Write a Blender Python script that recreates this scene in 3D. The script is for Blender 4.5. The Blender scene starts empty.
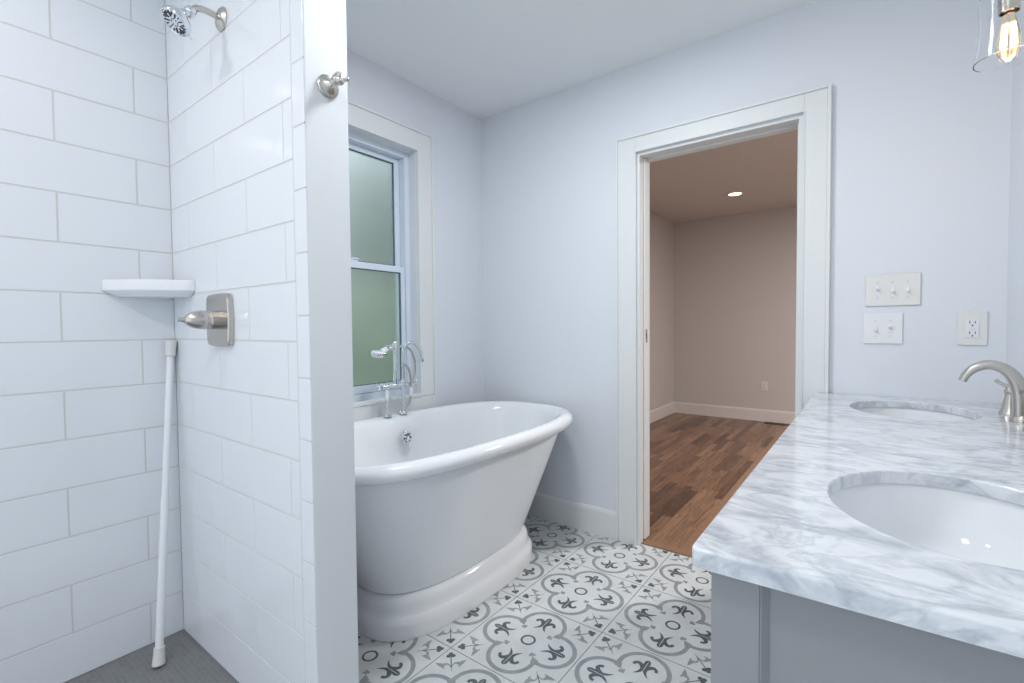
import bpy, bmesh, math, random
from mathutils import Vector, Matrix
random.seed(7)
S = bpy.context.scene
COL = S.collection
PI = math.pi

# ------------------------------------------------------------------ camera
cam_d = bpy.data.cameras.new('camera')
cam = bpy.data.objects.new('camera', cam_d)
COL.objects.link(cam)
Rv = Vector((0.7984, 0.60206, -0.00887)); Fv = Vector((-0.60202, 0.79789, -0.03065))
Uv = Rv.cross(Fv).normalized(); Rv = Fv.cross(Uv).normalized(); Fv.normalize()
M = Matrix(((Rv.x, Uv.x, -Fv.x, 2.0294), (Rv.y, Uv.y, -Fv.y, -2.3802), (Rv.z, Uv.z, -Fv.z, 1.1591), (0, 0, 0, 1)))
cam.matrix_world = M
cam_d.sensor_fit = 'HORIZONTAL'; cam_d.sensor_width = 36
cam_d.lens = 36 * 475.48 / 1024
cam_d.clip_start = 0.02
S.camera = cam

# ------------------------------------------------------------------ world, light, exposure
S.view_settings.view_transform = 'Standard'
try: S.view_settings.look = 'None'
except Exception: pass
S.view_settings.gamma = 1.0
S.view_settings.use_curve_mapping = False
S.view_settings.exposure = 0.16
W = bpy.data.worlds.new('overcast_sky'); S.world = W; W.use_nodes = True
bg = W.node_tree.nodes['Background']
bg.inputs[0].default_value = (0.84, 0.91, 1.0, 1); bg.inputs[1].default_value = 1.25

def area(name, loc, size, energy, color, direction=(0, 0, -1), size_y=None, spread=None):
    d = bpy.data.lights.new(name, 'AREA'); d.energy = energy; d.color = color; d.size = size
    if size_y: d.shape = 'RECTANGLE'; d.size_y = size_y
    if spread: d.spread = spread
    o = bpy.data.objects.new(name, d); COL.objects.link(o); o.location = loc
    o.rotation_euler = Vector(direction).to_track_quat('-Z', 'Y').to_euler()
    return o
area('ceiling_downlight', (1.35, -2.75, 2.485), 0.30, 9, (1.0, 0.95, 0.88))
area('shower_downlight', (0.42, -2.45, 2.485), 0.14, 3, (1.0, 0.94, 0.88))
area('tub_fill', (1.15, -1.12, 2.485), 0.30, 14.5, (0.93, 0.97, 1.0))  # added fill above the frame, brightens tub side and walls; no fixture
area('next_room_fill', (2.9, 1.7, 2.478), 0.30, 84, (1.0, 0.94, 0.90))  # unseen fill added to brighten the next room, apart from its ceiling light

# ------------------------------------------------------------------ materials
MATS = {}
def mat(name, color=(0.8, 0.8, 0.8), rough=0.5, metal=0.0, **kw):
    if name in MATS: return MATS[name]
    m = bpy.data.materials.new(name); m.use_nodes = True
    b = m.node_tree.nodes['Principled BSDF']
    b.inputs['Base Color'].default_value = (*color, 1)
    b.inputs['Roughness'].default_value = rough
    b.inputs['Metallic'].default_value = metal
    for k, v in kw.items(): b.inputs[k.replace('_', ' ')].default_value = v
    MATS[name] = m
    return m
def nodes(m): return m.node_tree.nodes, m.node_tree.links, m.node_tree.nodes['Principled BSDF']
def add_bump(m, scale, strength, dist=0.001, detail=2.0):
    n, l, b = nodes(m)
    tc = n.new('ShaderNodeTexCoord'); nz = n.new('ShaderNodeTexNoise'); bp = n.new('ShaderNodeBump')
    nz.inputs['Scale'].default_value = scale; nz.inputs['Detail'].default_value = detail
    bp.inputs['Strength'].default_value = strength; bp.inputs['Distance'].default_value = dist
    l.new(tc.outputs['Object'], nz.inputs['Vector']); l.new(nz.outputs['Fac'], bp.inputs['Height'])
    l.new(bp.outputs['Normal'], b.inputs['Normal'])
    return m
def add_tint(m, scale, c1, c2, lo=0.35, hi=0.65, detail=3.0):
    n, l, b = nodes(m)
    tc = n.new('ShaderNodeTexCoord'); nz = n.new('ShaderNodeTexNoise'); r = n.new('ShaderNodeValToRGB')
    nz.inputs['Scale'].default_value = scale; nz.inputs['Detail'].default_value = detail
    r.color_ramp.elements[0].position = lo; r.color_ramp.elements[0].color = (*c1, 1)
    r.color_ramp.elements[1].position = hi; r.color_ramp.elements[1].color = (*c2, 1)
    l.new(tc.outputs['Object'], nz.inputs['Vector']); l.new(nz.outputs['Fac'], r.inputs['Fac'])
    l.new(r.outputs['Color'], b.inputs['Base Color'])
    return m

paint = add_bump(mat('wall_paint', (0.755, 0.785, 0.835), 0.55), 260, 0.15)
ceil_m = add_bump(mat('ceiling_paint', (0.86, 0.88, 0.90), 0.75), 200, 0.15)
white_end = add_bump(mat('end_board_paint', (0.74, 0.765, 0.79), 0.45), 220, 0.1)
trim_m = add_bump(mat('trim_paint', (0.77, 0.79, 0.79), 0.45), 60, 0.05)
greige = add_bump(mat('greige_paint', (0.54, 0.50, 0.49), 0.6), 220, 0.12)
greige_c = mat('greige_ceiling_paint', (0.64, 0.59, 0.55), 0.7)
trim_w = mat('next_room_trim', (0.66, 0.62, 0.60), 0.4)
tile_m = add_bump(mat('glazed_wall_tile', (0.76, 0.79, 0.83), 0.09), 9, 0.25, 0.004, 1.0)
tgrout = mat('wall_tile_grout', (0.64, 0.63, 0.61), 0.85)
tub_m = mat('tub_enamel', (0.82, 0.84, 0.86), 0.07)
tub_o = add_bump(add_tint(mat('tub_outer_enamel', (0.7, 0.73, 0.75), 0.22), 35, (0.81, 0.84, 0.87), (0.82, 0.85, 0.88)), 60, 0.1)
porc = mat('porcelain', (0.82, 0.84, 0.87), 0.06)
chrome = mat('chrome', (0.72, 0.75, 0.78), 0.07, 1.0)
nickel = add_bump(mat('brushed_nickel', (0.56, 0.53, 0.49), 0.27, 1.0), 400, 0.05)
dark = mat('dark_rubber', (0.07, 0.08, 0.09), 0.5)
slot_m = mat('dark_slot', (0.02, 0.02, 0.02), 0.7)
plate_m = mat('switch_plate_plastic', (0.78, 0.78, 0.76), 0.3)
plate2_m = mat('bright_white_plastic', (0.82, 0.83, 0.85), 0.25)
vinyl = mat('window_vinyl', (0.72, 0.79, 0.88), 0.35)
gasket = mat('window_gasket', (0.10, 0.15, 0.20), 0.6)
cab = add_bump(mat('cabinet_paint', (0.28, 0.29, 0.305), 0.38), 90, 0.08)
rodm = mat('rod_enamel', (0.80, 0.82, 0.85), 0.25)
cap_m = mat('rod_cap_plastic', (0.72, 0.72, 0.70), 0.4)
ft_white = add_tint(mat('floor_tile_glaze', (0.7, 0.72, 0.72), 0.33), 14, (0.60, 0.63, 0.64), (0.66, 0.69, 0.70))
ft_grey = add_tint(mat('floor_tile_grey_print', (0.3, 0.33, 0.34), 0.33), 30, (0.27, 0.295, 0.305), (0.33, 0.355, 0.365))
ft_dark = add_tint(mat('floor_tile_dark_print', (0.08, 0.1, 0.11), 0.33), 60, (0.065, 0.085, 0.095), (0.12, 0.145, 0.155))
ft_grout = mat('floor_grout', (0.22, 0.23, 0.23), 0.8)

def marble():
    m = mat('carrara_marble', (0.8, 0.8, 0.8), 0.12)
    n, l, b = nodes(m)
    tc = n.new('ShaderNodeTexCoord')
    mp = n.new('ShaderNodeMapping'); mp.inputs['Rotation'].default_value = (0, 0, 0.35); mp.inputs['Scale'].default_value = (1.1, 2.1, 1.4)
    l.new(tc.outputs['Object'], mp.inputs['Vector'])
    big = n.new('ShaderNodeTexNoise'); big.inputs['Scale'].default_value = 6.5; big.inputs['Detail'].default_value = 9; big.inputs['Roughness'].default_value = 0.66; big.inputs['Distortion'].default_value = 1.4
    l.new(mp.outputs[0], big.inputs['Vector'])
    r1 = n.new('ShaderNodeValToRGB'); e = r1.color_ramp.elements
    e[0].position = 0.34; e[0].color = (0.50, 0.54, 0.59, 1); e[1].position = 0.66; e[1].color = (0.80, 0.82, 0.84, 1)
    x = r1.color_ramp.elements.new(0.50); x.color = (0.72, 0.75, 0.79, 1)
    l.new(big.outputs['Fac'], r1.inputs['Fac'])
    v = n.new('ShaderNodeTexNoise'); v.inputs['Scale'].default_value = 4.2; v.inputs['Detail'].default_value = 7; v.inputs['Roughness'].default_value = 0.55; v.inputs['Distortion'].default_value = 2.2
    l.new(mp.outputs[0], v.inputs['Vector'])
    sb = n.new('ShaderNodeMath'); sb.operation = 'SUBTRACT'; sb.inputs[1].default_value = 0.5
    ab = n.new('ShaderNodeMath'); ab.operation = 'ABSOLUTE'
    l.new(v.outputs['Fac'], sb.inputs[0]); l.new(sb.outputs[0], ab.inputs[0])
    r2 = n.new('ShaderNodeValToRGB'); e = r2.color_ramp.elements
    e[0].position = 0.0; e[0].color = (0.72, 0.74, 0.77, 1); e[1].position = 0.06; e[1].color = (1, 1, 1, 1)
    l.new(ab.outputs[0], r2.inputs['Fac'])
    mx = n.new('ShaderNodeMix'); mx.data_type = 'RGBA'; mx.blend_type = 'MULTIPLY'; mx.inputs[0].default_value = 0.75
    l.new(r1.outputs['Color'], mx.inputs[6]); l.new(r2.outputs['Color'], mx.inputs[7])
    l.new(mx.outputs[2], b.inputs['Base Color'])
    return m
marble_m = marble()

def wood():
    m = mat('oak_strip_flooring', (0.3, 0.15, 0.08), 0.32)
    n, l, b = nodes(m)
    def mt(op, a, c=None):
        x = n.new('ShaderNodeMath'); x.operation = op
        for i, q in enumerate((a, c)):
            if q is None: continue
            if isinstance(q, (int, float)): x.inputs[i].default_value = q
            else: l.new(q, x.inputs[i])
        return x.outputs[0]
    tc = n.new('ShaderNodeTexCoord'); sp = n.new('ShaderNodeSeparateXYZ'); l.new(tc.outputs['Object'], sp.inputs[0])
    xs = mt('DIVIDE', sp.outputs[0], 0.0572); row = mt('FLOOR', xs)
    wn = n.new('ShaderNodeTexWhiteNoise'); wn.noise_dimensions = '1D'; l.new(row, wn.inputs['W'])
    ys = mt('ADD', mt('DIVIDE', sp.outputs[1], 0.55), mt('MULTIPLY', wn.outputs['Value'], 7.3)); idx = mt('FLOOR', ys)
    cb = n.new('ShaderNodeCombineXYZ'); l.new(row, cb.inputs[0]); l.new(idx, cb.inputs[1])
    w2 = n.new('ShaderNodeTexWhiteNoise'); w2.noise_dimensions = '3D'; l.new(cb.outputs[0], w2.inputs['Vector'])
    rp = n.new('ShaderNodeValToRGB'); e = rp.color_ramp.elements
    e[0].position = 0.0; e[0].color = (0.10, 0.055, 0.034, 1); e[1].position = 1.0; e[1].color = (0.30, 0.18, 0.11, 1)
    a = e.new(0.25); a.color = (0.165, 0.09, 0.053, 1); a = e.new(0.6); a.color = (0.235, 0.135, 0.08, 1)
    l.new(w2.outputs['Value'], rp.inputs['Fac'])
    # grain, different on every board
    mp = n.new('ShaderNodeMapping'); mp.inputs['Scale'].default_value = (60, 4.5, 1)
    av = n.new('ShaderNodeVectorMath'); av.operation = 'ADD'; l.new(tc.outputs['Object'], av.inputs[0])
    sc = n.new('ShaderNodeVectorMath'); sc.operation = 'SCALE'; sc.inputs[3].default_value = 5.0; l.new(w2.outputs['Color'], sc.inputs[0])
    l.new(sc.outputs[0], av.inputs[1]); l.new(av.outputs[0], mp.inputs['Vector'])
    gn = n.new('ShaderNodeTexNoise'); gn.inputs['Scale'].default_value = 1.0; gn.inputs['Detail'].default_value = 5; gn.inputs['Distortion'].default_value = 0.8
    l.new(mp.outputs[0], gn.inputs['Vector'])
    gr = n.new('ShaderNodeValToRGB'); gr.color_ramp.elements[0].position = 0.3; gr.color_ramp.elements[0].color = (0.5, 0.5, 0.5, 1)
    gr.color_ramp.elements[1].position = 0.62; gr.color_ramp.elements[1].color = (1.12, 1.1, 1.08, 1)
    l.new(gn.outputs['Fac'], gr.inputs['Fac'])
    mx = n.new('ShaderNodeMix'); mx.data_type = 'RGBA'; mx.blend_type = 'MULTIPLY'; mx.inputs[0].default_value = 0.9
    l.new(rp.outputs['Color'], mx.inputs[6]); l.new(gr.outputs['Color'], mx.inputs[7])
    # seams
    fx = mt('FRACT', xs); fy = mt('FRACT', ys)
    s1 = mt('LESS_THAN', fx, 0.03); s2 = mt('LESS_THAN', fy, 0.004); sm = mt('MAXIMUM', s1, s2)
    m2 = n.new('ShaderNodeMix'); m2.data_type = 'RGBA'; m2.inputs[7].default_value = (0.04, 0.018, 0.01, 1)
    l.new(mt('MULTIPLY', sm, 0.7), m2.inputs[0]); l.new(mx.outputs[2], m2.inputs[6])
    l.new(m2.outputs[2], b.inputs['Base Color'])
    return m
wood_m = wood()
def board():
    m = mat('oak_border_board', (0.44, 0.21, 0.10), 0.32)
    n, l, b = nodes(m)
    tc = n.new('ShaderNodeTexCoord'); mp = n.new('ShaderNodeMapping'); mp.inputs['Scale'].default_value = (6, 6, 6)
    nz = n.new('ShaderNodeTexNoise'); nz.inputs['Scale'].default_value = 3; nz.inputs['Detail'].default_value = 6
    r = n.new('ShaderNodeValToRGB'); r.color_ramp.elements[0].color = (0.21, 0.12, 0.07, 1); r.color_ramp.elements[1].color = (0.34, 0.20, 0.12, 1)
    l.new(tc.outputs['Object'], mp.inputs[0]); l.new(mp.outputs[0], nz.inputs['Vector']); l.new(nz.outputs['Fac'], r.inputs[0]); l.new(r.outputs[0], b.inputs['Base Color'])
    return m
board_m = board()

def mosaic():
    m = mat('shower_mosaic', (0.16, 0.17, 0.18), 0.5)
    n, l, b = nodes(m)
    tc = n.new('ShaderNodeTexCoord'); br = n.new('ShaderNodeTexBrick')
    br.inputs['Scale'].default_value = 1.0; br.inputs['Brick Width'].default_value = 0.030; br.inputs['Row Height'].default_value = 0.015
    br.inputs['Mortar Size'].default_value = 0.0014; br.inputs['Mortar Smooth'].default_value = 0.2
    br.inputs['Color1'].default_value = (0.185, 0.19, 0.195, 1); br.inputs['Color2'].default_value = (0.215, 0.22, 0.225, 1); br.inputs['Mortar'].default_value = (0.24, 0.245, 0.25, 1)
    l.new(tc.outputs['Object'], br.inputs['Vector']); l.new(br.outputs['Color'], b.inputs['Base Color'])
    bp = n.new('ShaderNodeBump'); bp.inputs['Strength'].default_value = 0.5; bp.inputs['Distance'].default_value = 0.001; bp.invert = True
    l.new(br.outputs['Fac'], bp.inputs['Height']); l.new(bp.outputs[0], b.inputs['Normal'])
    return m
mosaic_m = mosaic()

def glass_mat(name, rough, color, bump=None, ior=1.45):
    m = mat(name, color, rough)
    n, l, b = nodes(m)
    b.inputs['Transmission Weight'].default_value = 1.0; b.inputs['IOR'].default_value = ior
    if bump: add_bump(m, bump[0], bump[1], 0.002, 3.0)
    return m
obscure = glass_mat('obscure_glass', 0.35, (0.86, 0.95, 0.92), (120, 0.5))
clear_g = glass_mat('clear_glass', 0.0, (0.98, 0.985, 0.985), None, 1.2)
bulb_g = glass_mat('amber_bulb_glass', 0.02, (1.0, 0.82, 0.62))
def emit(name, color, s):
    m = mat(name, color, 0.5); n, l, b = nodes(m)
    b.inputs['Emission Color'].default_value = (*color, 1); b.inputs['Emission Strength'].default_value = s
    return m
fil_m = emit('glowing_filament', (1.0, 0.62, 0.28), 60)
led_m = emit('downlight_lens', (1.0, 0.72, 0.48), 5)
leaf_a = add_tint(mat('leaf_light', (0.25, 0.4, 0.15), 0.7), 3, (0.24, 0.31, 0.20), (0.46, 0.53, 0.40))
leaf_b = add_tint(mat('leaf_dark', (0.1, 0.2, 0.1), 0.7), 3, (0.08, 0.12, 0.09), (0.28, 0.34, 0.28))
bark = mat('bark', (0.14, 0.10, 0.07), 0.9)
lawn = add_tint(mat('lawn', (0.2, 0.35, 0.1), 0.9), 6, (0.24, 0.31, 0.18), (0.36, 0.43, 0.28))

# ------------------------------------------------------------------ mesh helpers
def BM(): return bmesh.new()
def box(bm, x0, x1, y0, y1, z0, z1, bev=0.0, mi=0, seg=2):
    r = bmesh.ops.create_cube(bm, size=1.0)
    vs = r['verts']
    for v in vs:
        v.co = Vector(((x0 + x1) / 2 + v.co.x * (x1 - x0), (y0 + y1) / 2 + v.co.y * (y1 - y0), (z0 + z1) / 2 + v.co.z * (z1 - z0)))
    fs = list({f for v in vs for f in v.link_faces})
    for f in fs: f.material_index = mi
    if bev > 0:
        es = list({e for v in vs for e in v.link_edges})
        bmesh.ops.bevel(bm, geom=es, offset=bev, segments=seg, affect='EDGES', profile=0.5)
    return bm
def rings_mesh(bm, rings, cap0=True, cap1=True, mi=0, closed=True):
    """loft rings (lists of Vectors of equal length)"""
    R = [[bm.verts.new(p) for p in r] for r in rings]
    n = len(R[0])
    for a, b in zip(R[:-1], R[1:]):
        for i in range(n if closed else n - 1):
            j = (i + 1) % n
            f = bm.faces.new((a[i], a[j], b[j], b[i])); f.smooth = True; f.material_index = mi
    if cap0:
        f = bm.faces.new(list(reversed(R[0]))); f.smooth = False; f.material_index = mi
    if cap1:
        f = bm.faces.new(R[-1]); f.smooth = False; f.material_index = mi
    return R
def frame(d):
    d = Vector(d).normalized(); a = Vector((0, 0, 1)) if abs(d.z) < 0.9 else Vector((1, 0, 0))
    u = d.cross(a).normalized(); v = u.cross(d).normalized()
    return d, u, v
def lathe(bm, prof, origin=(0, 0, 0), axis=(0, 0, 1), n=32, cap0=True, cap1=True, mi=0):
    """prof: list of (radius, height along axis)"""
    d, u, v = frame(axis); o = Vector(origin)
    rs = []
    for r, h in prof:
        r = max(r, 1e-4)
        rs.append([o + d * h + u * (r * math.cos(2 * PI * i / n)) - v * (r * math.sin(2 * PI * i / n)) for i in range(n)])
    return rings_mesh(bm, rs, cap0, cap1, mi)
def tube(bm, pts, rad, n=12, caps=True, mi=0, squash=None):
    pts = [Vector(p) for p in pts]
    if not isinstance(rad, (list, tuple)): rad = [rad] * len(pts)
    rs = []; pu = None
    for i, p in enumerate(pts):
        t = (pts[min(i + 1, len(pts) - 1)] - pts[max(i - 1, 0)]).normalized()
        if pu is None: _, u, v = frame(t)
        else:
            u = (pu - t * pu.dot(t)).normalized(); v = u.cross(t).normalized()
        pu = u
        a, b = (rad[i], rad[i]) if squash is None else (rad[i] * squash[0], rad[i] * squash[1])
        rs.append([p + u * (a * math.cos(2 * PI * k / n)) - v * (b * math.sin(2 * PI * k / n)) for k in range(n)])
    return rings_mesh(bm, rs, caps, caps, mi)
def catmull(pts, sub=6):
    P = [Vector(p) for p in pts]; P = [P[0] * 2 - P[1]] + P + [P[-1] * 2 - P[-2]]
    out = []
    for i in range(1, len(P) - 2):
        for s in range(sub):
            t = s / sub; a, b, c, d = P[i - 1], P[i], P[i + 1], P[i + 2]
            out.append(0.5 * ((2 * b) + (c - a) * t + (2 * a - 5 * b + 4 * c - d) * t * t + (3 * b - a - 3 * c + d) * t ** 3))
    out.append(P[-2]); return out
def sup(a, b, z, n=2.6, N=96, cx=0, cy=0):
    out = []
    for i in range(N):
        t = 2 * PI * i / N; c, s = math.cos(t), math.sin(t)
        out.append(Vector((cx + a * math.copysign(abs(c) ** (2 / n), c), cy + b * math.copysign(abs(s) ** (2 / n), s), z)))
    return out
def ball(bm, c, r, mi=0, sc=(1, 1, 1), seg=20):
    m = Matrix.Translation(Vector(c)) @ Matrix.Diagonal((*sc, 1))
    res = bmesh.ops.create_uvsphere(bm, u_segments=seg, v_segments=seg // 2, radius=r, matrix=m)
    for f in {f for v in res['verts'] for f in v.link_faces}: f.smooth = True; f.material_index = mi
def prism(bm, poly, axis, t0, t1, mi=0, bev=0):
    """poly: 2-D list; axis 'x','y','z' extrusion axis"""
    def P(a, b, t):
        return Vector((t, a, b)) if axis == 'x' else Vector((a, t, b)) if axis == 'y' else Vector((a, b, t))
    A = [bm.verts.new(P(a, b, t0)) for a, b in poly]; B = [bm.verts.new(P(a, b, t1)) for a, b in poly]
    fs = [bm.faces.new(list(reversed(A))), bm.faces.new(B)]
    for i in range(len(poly)):
        j = (i + 1) % len(poly); fs.append(bm.faces.new((A[i], A[j], B[j], B[i])))
    for f in fs: f.material_index = mi
    if bev:
        bmesh.ops.bevel(bm, geom=list({e for f in fs for e in f.edges}), offset=bev, segments=2, affect='EDGES', profile=0.5)
def obj(name, bm, mats, parent=None, loc=None, sharp=35):
    bmesh.ops.recalc_face_normals(bm, faces=bm.faces)
    me = bpy.data.meshes.new(name); bm.to_mesh(me); bm.free()
    for m in (mats if isinstance(mats, (list, tuple)) else [mats]): me.materials.append(m)
    for p in me.polygons: p.use_smooth = True
    try: me.set_sharp_from_angle(angle=math.radians(sharp))
    except Exception: pass
    o = bpy.data.objects.new(name, me); COL.objects.link(o)
    wn = o.modifiers.new('weighted_normal', 'WEIGHTED_NORMAL'); wn.keep_sharp = True; wn.weight = 60
    if parent: o.parent = parent
    if loc: o.location = loc
    return o
def struct(name, bm, mats, parent=None):
    o = obj(name, bm, mats, parent)
    if not parent: o['kind'] = 'structure'
    return o
def thing(name, label, cat, loc=(0, 0, 0), group=None, rz=0):
    o = bpy.data.objects.new(name, None); COL.objects.link(o); o.location = loc; o.rotation_euler = (0, 0, rz)
    o.empty_display_size = 0.05
    o['label'] = label; o['category'] = cat
    if group: o['group'] = group
    return o
def tag(o, label, cat, group=None):
    o['label'] = label; o['category'] = cat
    if group: o['group'] = group
    return o

# ------------------------------------------------------------------ room shell
H = 2.505
XR = 2.410              # right wall plane
SX, SY = -0.080, -1.709  # shower: tiled wall plane x, wing wall plane y
WX, WYB = 0.862, -1.580  # wing wall: end plane x, back plane y
T = 0.14
DX0, DX1, DZ = 1.056, 1.792, 2.050     # door opening
WY0, WY1, WZ0, WZ1 = -1.42, -0.570, 0.785, 2.135   # window opening

b = BM()
box(b, -T, 0.36, 0, T, 0, H); box(b, 0.36, DX0, 0, 0.045, 0, H); box(b, 0.36, DX0, 0.095, T, 0, H)
box(b, 0.36, DX0, 0.045, 0.095, 2.06, H)
box(b, DX0, DX1, 0, T, DZ, H); box(b, DX1, XR + T, 0, T, 0, H)
struct('wall_back', b, paint)
b = BM()
box(b, -T, 0, WYB, WY0, 0, H); box(b, -T, 0, WY1, 0, 0, H)
box(b, -T, 0, WY0, WY1, 0, WZ0); box(b, -T, 0, WY0, WY1, WZ1, H)
struct('wall_left', b, paint)
b = BM(); box(b, XR, XR + T, -3.6, 0, 0, H); struct('wall_right', b, paint)
b = BM(); box(b, -0.3, XR + T, -3.6, 0.0, H, H + 0.1); struct('ceiling', b, ceil_m)

# wing wall between shower and tub: core, white end board, tiled face
b = BM(); box(b, -T, WX - 0.012, SY + 0.009, WYB, 0, H); struct('wall_shower_wing', b, paint)
b = BM(); box(b, WX - 0.012, WX, SY + 0.003, WYB, 0, H, 0.002); struct('trim_1', b, white_end)
b = BM(); box(b, -0.3, SX - 0.009, -3.1, SY + 0.009, 0, H); struct('wall_shower_left', b, paint)

TZ0, TP, TL = 0.1531, 0.1618, 0.445
def tiles(bm, place, s0, s1, joints_even, joints_odd, z_lo=0.0, z_hi=H):
    """place(s, z, d) -> point; s along the wall, d towards the room; tiles stand proud of the grout"""
    g = 0.0017; dep = 0.006; bv = 0.0012
    def quad(a, c, z0, z1):
        P = [place(a, z0, -0.0025), place(c, z0, -0.0025), place(c, z1, -0.0025), place(a, z1, -0.0025)]
        Q = [place(a + bv, z0 + bv, 0), place(c - bv, z0 + bv, 0), place(c - bv, z1 - bv, 0), place(a + bv, z1 - bv, 0)]
        Pv = [bm.verts.new(p) for p in P]; Qv = [bm.verts.new(p) for p in Q]
        bm.faces.new(Qv)
        for i in range(4): bm.faces.new((Pv[i], Pv[(i + 1) % 4], Qv[(i + 1) % 4], Qv[i]))
    j = -1
    while True:
        z0 = TZ0 + TP * j; z1 = z0 + TP
        if z0 >= z_hi: break
        z0c = max(z0, z_lo); z1c = min(z1, z_hi)
        base = joints_even if j % 2 == 0 else joints_odd
        js = [base + TL * k for k in range(-8, 9)]
        js = [s0] + [q for q in js if s0 + 0.01 < q < s1 - 0.01] + [s1]
        for a, c in zip(js[:-1], js[1:]):
            quad(a + (g if a != s0 else 0.001), c - (g if c != s1 else 0.001), z0c + g, z1c - g)
        j += 1
def plane_grout(bm, place, s0, s1, mi):
    f = bm.faces.new([bm.verts.new(place(a, z, -0.0012)) for a, z in ((s0, 0), (s1, 0), (s1, H), (s0, H))]); f.material_index = mi
pl = lambda s, z, d: Vector((SX + d, s, z))
b = BM(); tiles(b, pl, -3.1, SY, -2.025, -1.812); plane_grout(b, pl, -3.1, SY + .006, 1)
o = struct('wall_shower_left_tiles', b, [tile_m, tgrout])
pw = lambda s, z, d: Vector((s, SY - d, z))
b = BM(); tiles(b, pw, SX, WX - 0.062, 0.528, 0.752); plane_grout(b, pw, SX - .006, WX - 0.004, 1)
# bullnose column along the outer corner
zb = 0.2 - 0.1655 * 2
while zb < H:
    z0, z1 = max(zb + 0.0015, 0.001), min(zb + 0.164, H)
    if z1 > z0 + 0.01: box(b, WX - 0.060, WX - 0.001, SY - 0.0005, SY + 0.008, z0, z1, 0.0025)
    zb += 0.1655
struct('wall_shower_wing_tiles', b, [tile_m, tgrout])

b = BM(); box(b, -0.2, WX + 0.12, -3.1, SY + 0.005, -0.05, -0.001); struct('shower_floor', b, mosaic_m)

# ------------------------------------------------------------------ patterned floor
FT = 0.4015; FX, FY = 0.829, -0.7713
def poly2(bm, pts, z, mi):
    f = bm.faces.new([bm.verts.new(Vector((p[0], p[1], z))) for p in pts]); f.material_index = mi
def strip(bm, pts, wid, z, mi):
    n = len(pts); L = []; Rr = []
    for i, p in enumerate(pts):
        a = pts[max(i - 1, 0)]; c = pts[min(i + 1, n - 1)]
        dx, dy = c[0] - a[0], c[1] - a[1]; m = math.hypot(dx, dy) or 1
        w = wid[i] / 2; L.append((p[0] - dy / m * w, p[1] + dx / m * w)); Rr.append((p[0] + dy / m * w, p[1] - dx / m * w))
    for i in range(n - 1): poly2(bm, [L[i], L[i + 1], Rr[i + 1], Rr[i]], z, mi)
def c2(pts, sub=5):
    return [(p.x, p.y) for p in catmull([Vector((a, c, 0)) for a, c in pts], sub)]
def wlerp(ws, n):
    out = []
    for i in range(n):
        t = i / (n - 1) * (len(ws) - 1); k = min(int(t), len(ws) - 2); out.append(ws[k] + (ws[k + 1] - ws[k]) * (t - k))
    return out
def disc(cx, cy, rx, ry=None, n=14, rot=0):
    ry = ry or rx
    return [(cx + rx * math.cos(2 * PI * i / n) * math.cos(rot) - ry * math.sin(2 * PI * i / n) * math.sin(rot),
             cy + rx * math.cos(2 * PI * i / n) * math.sin(rot) + ry * math.sin(2 * PI * i / n) * math.cos(rot)) for i in range(n)]
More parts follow.
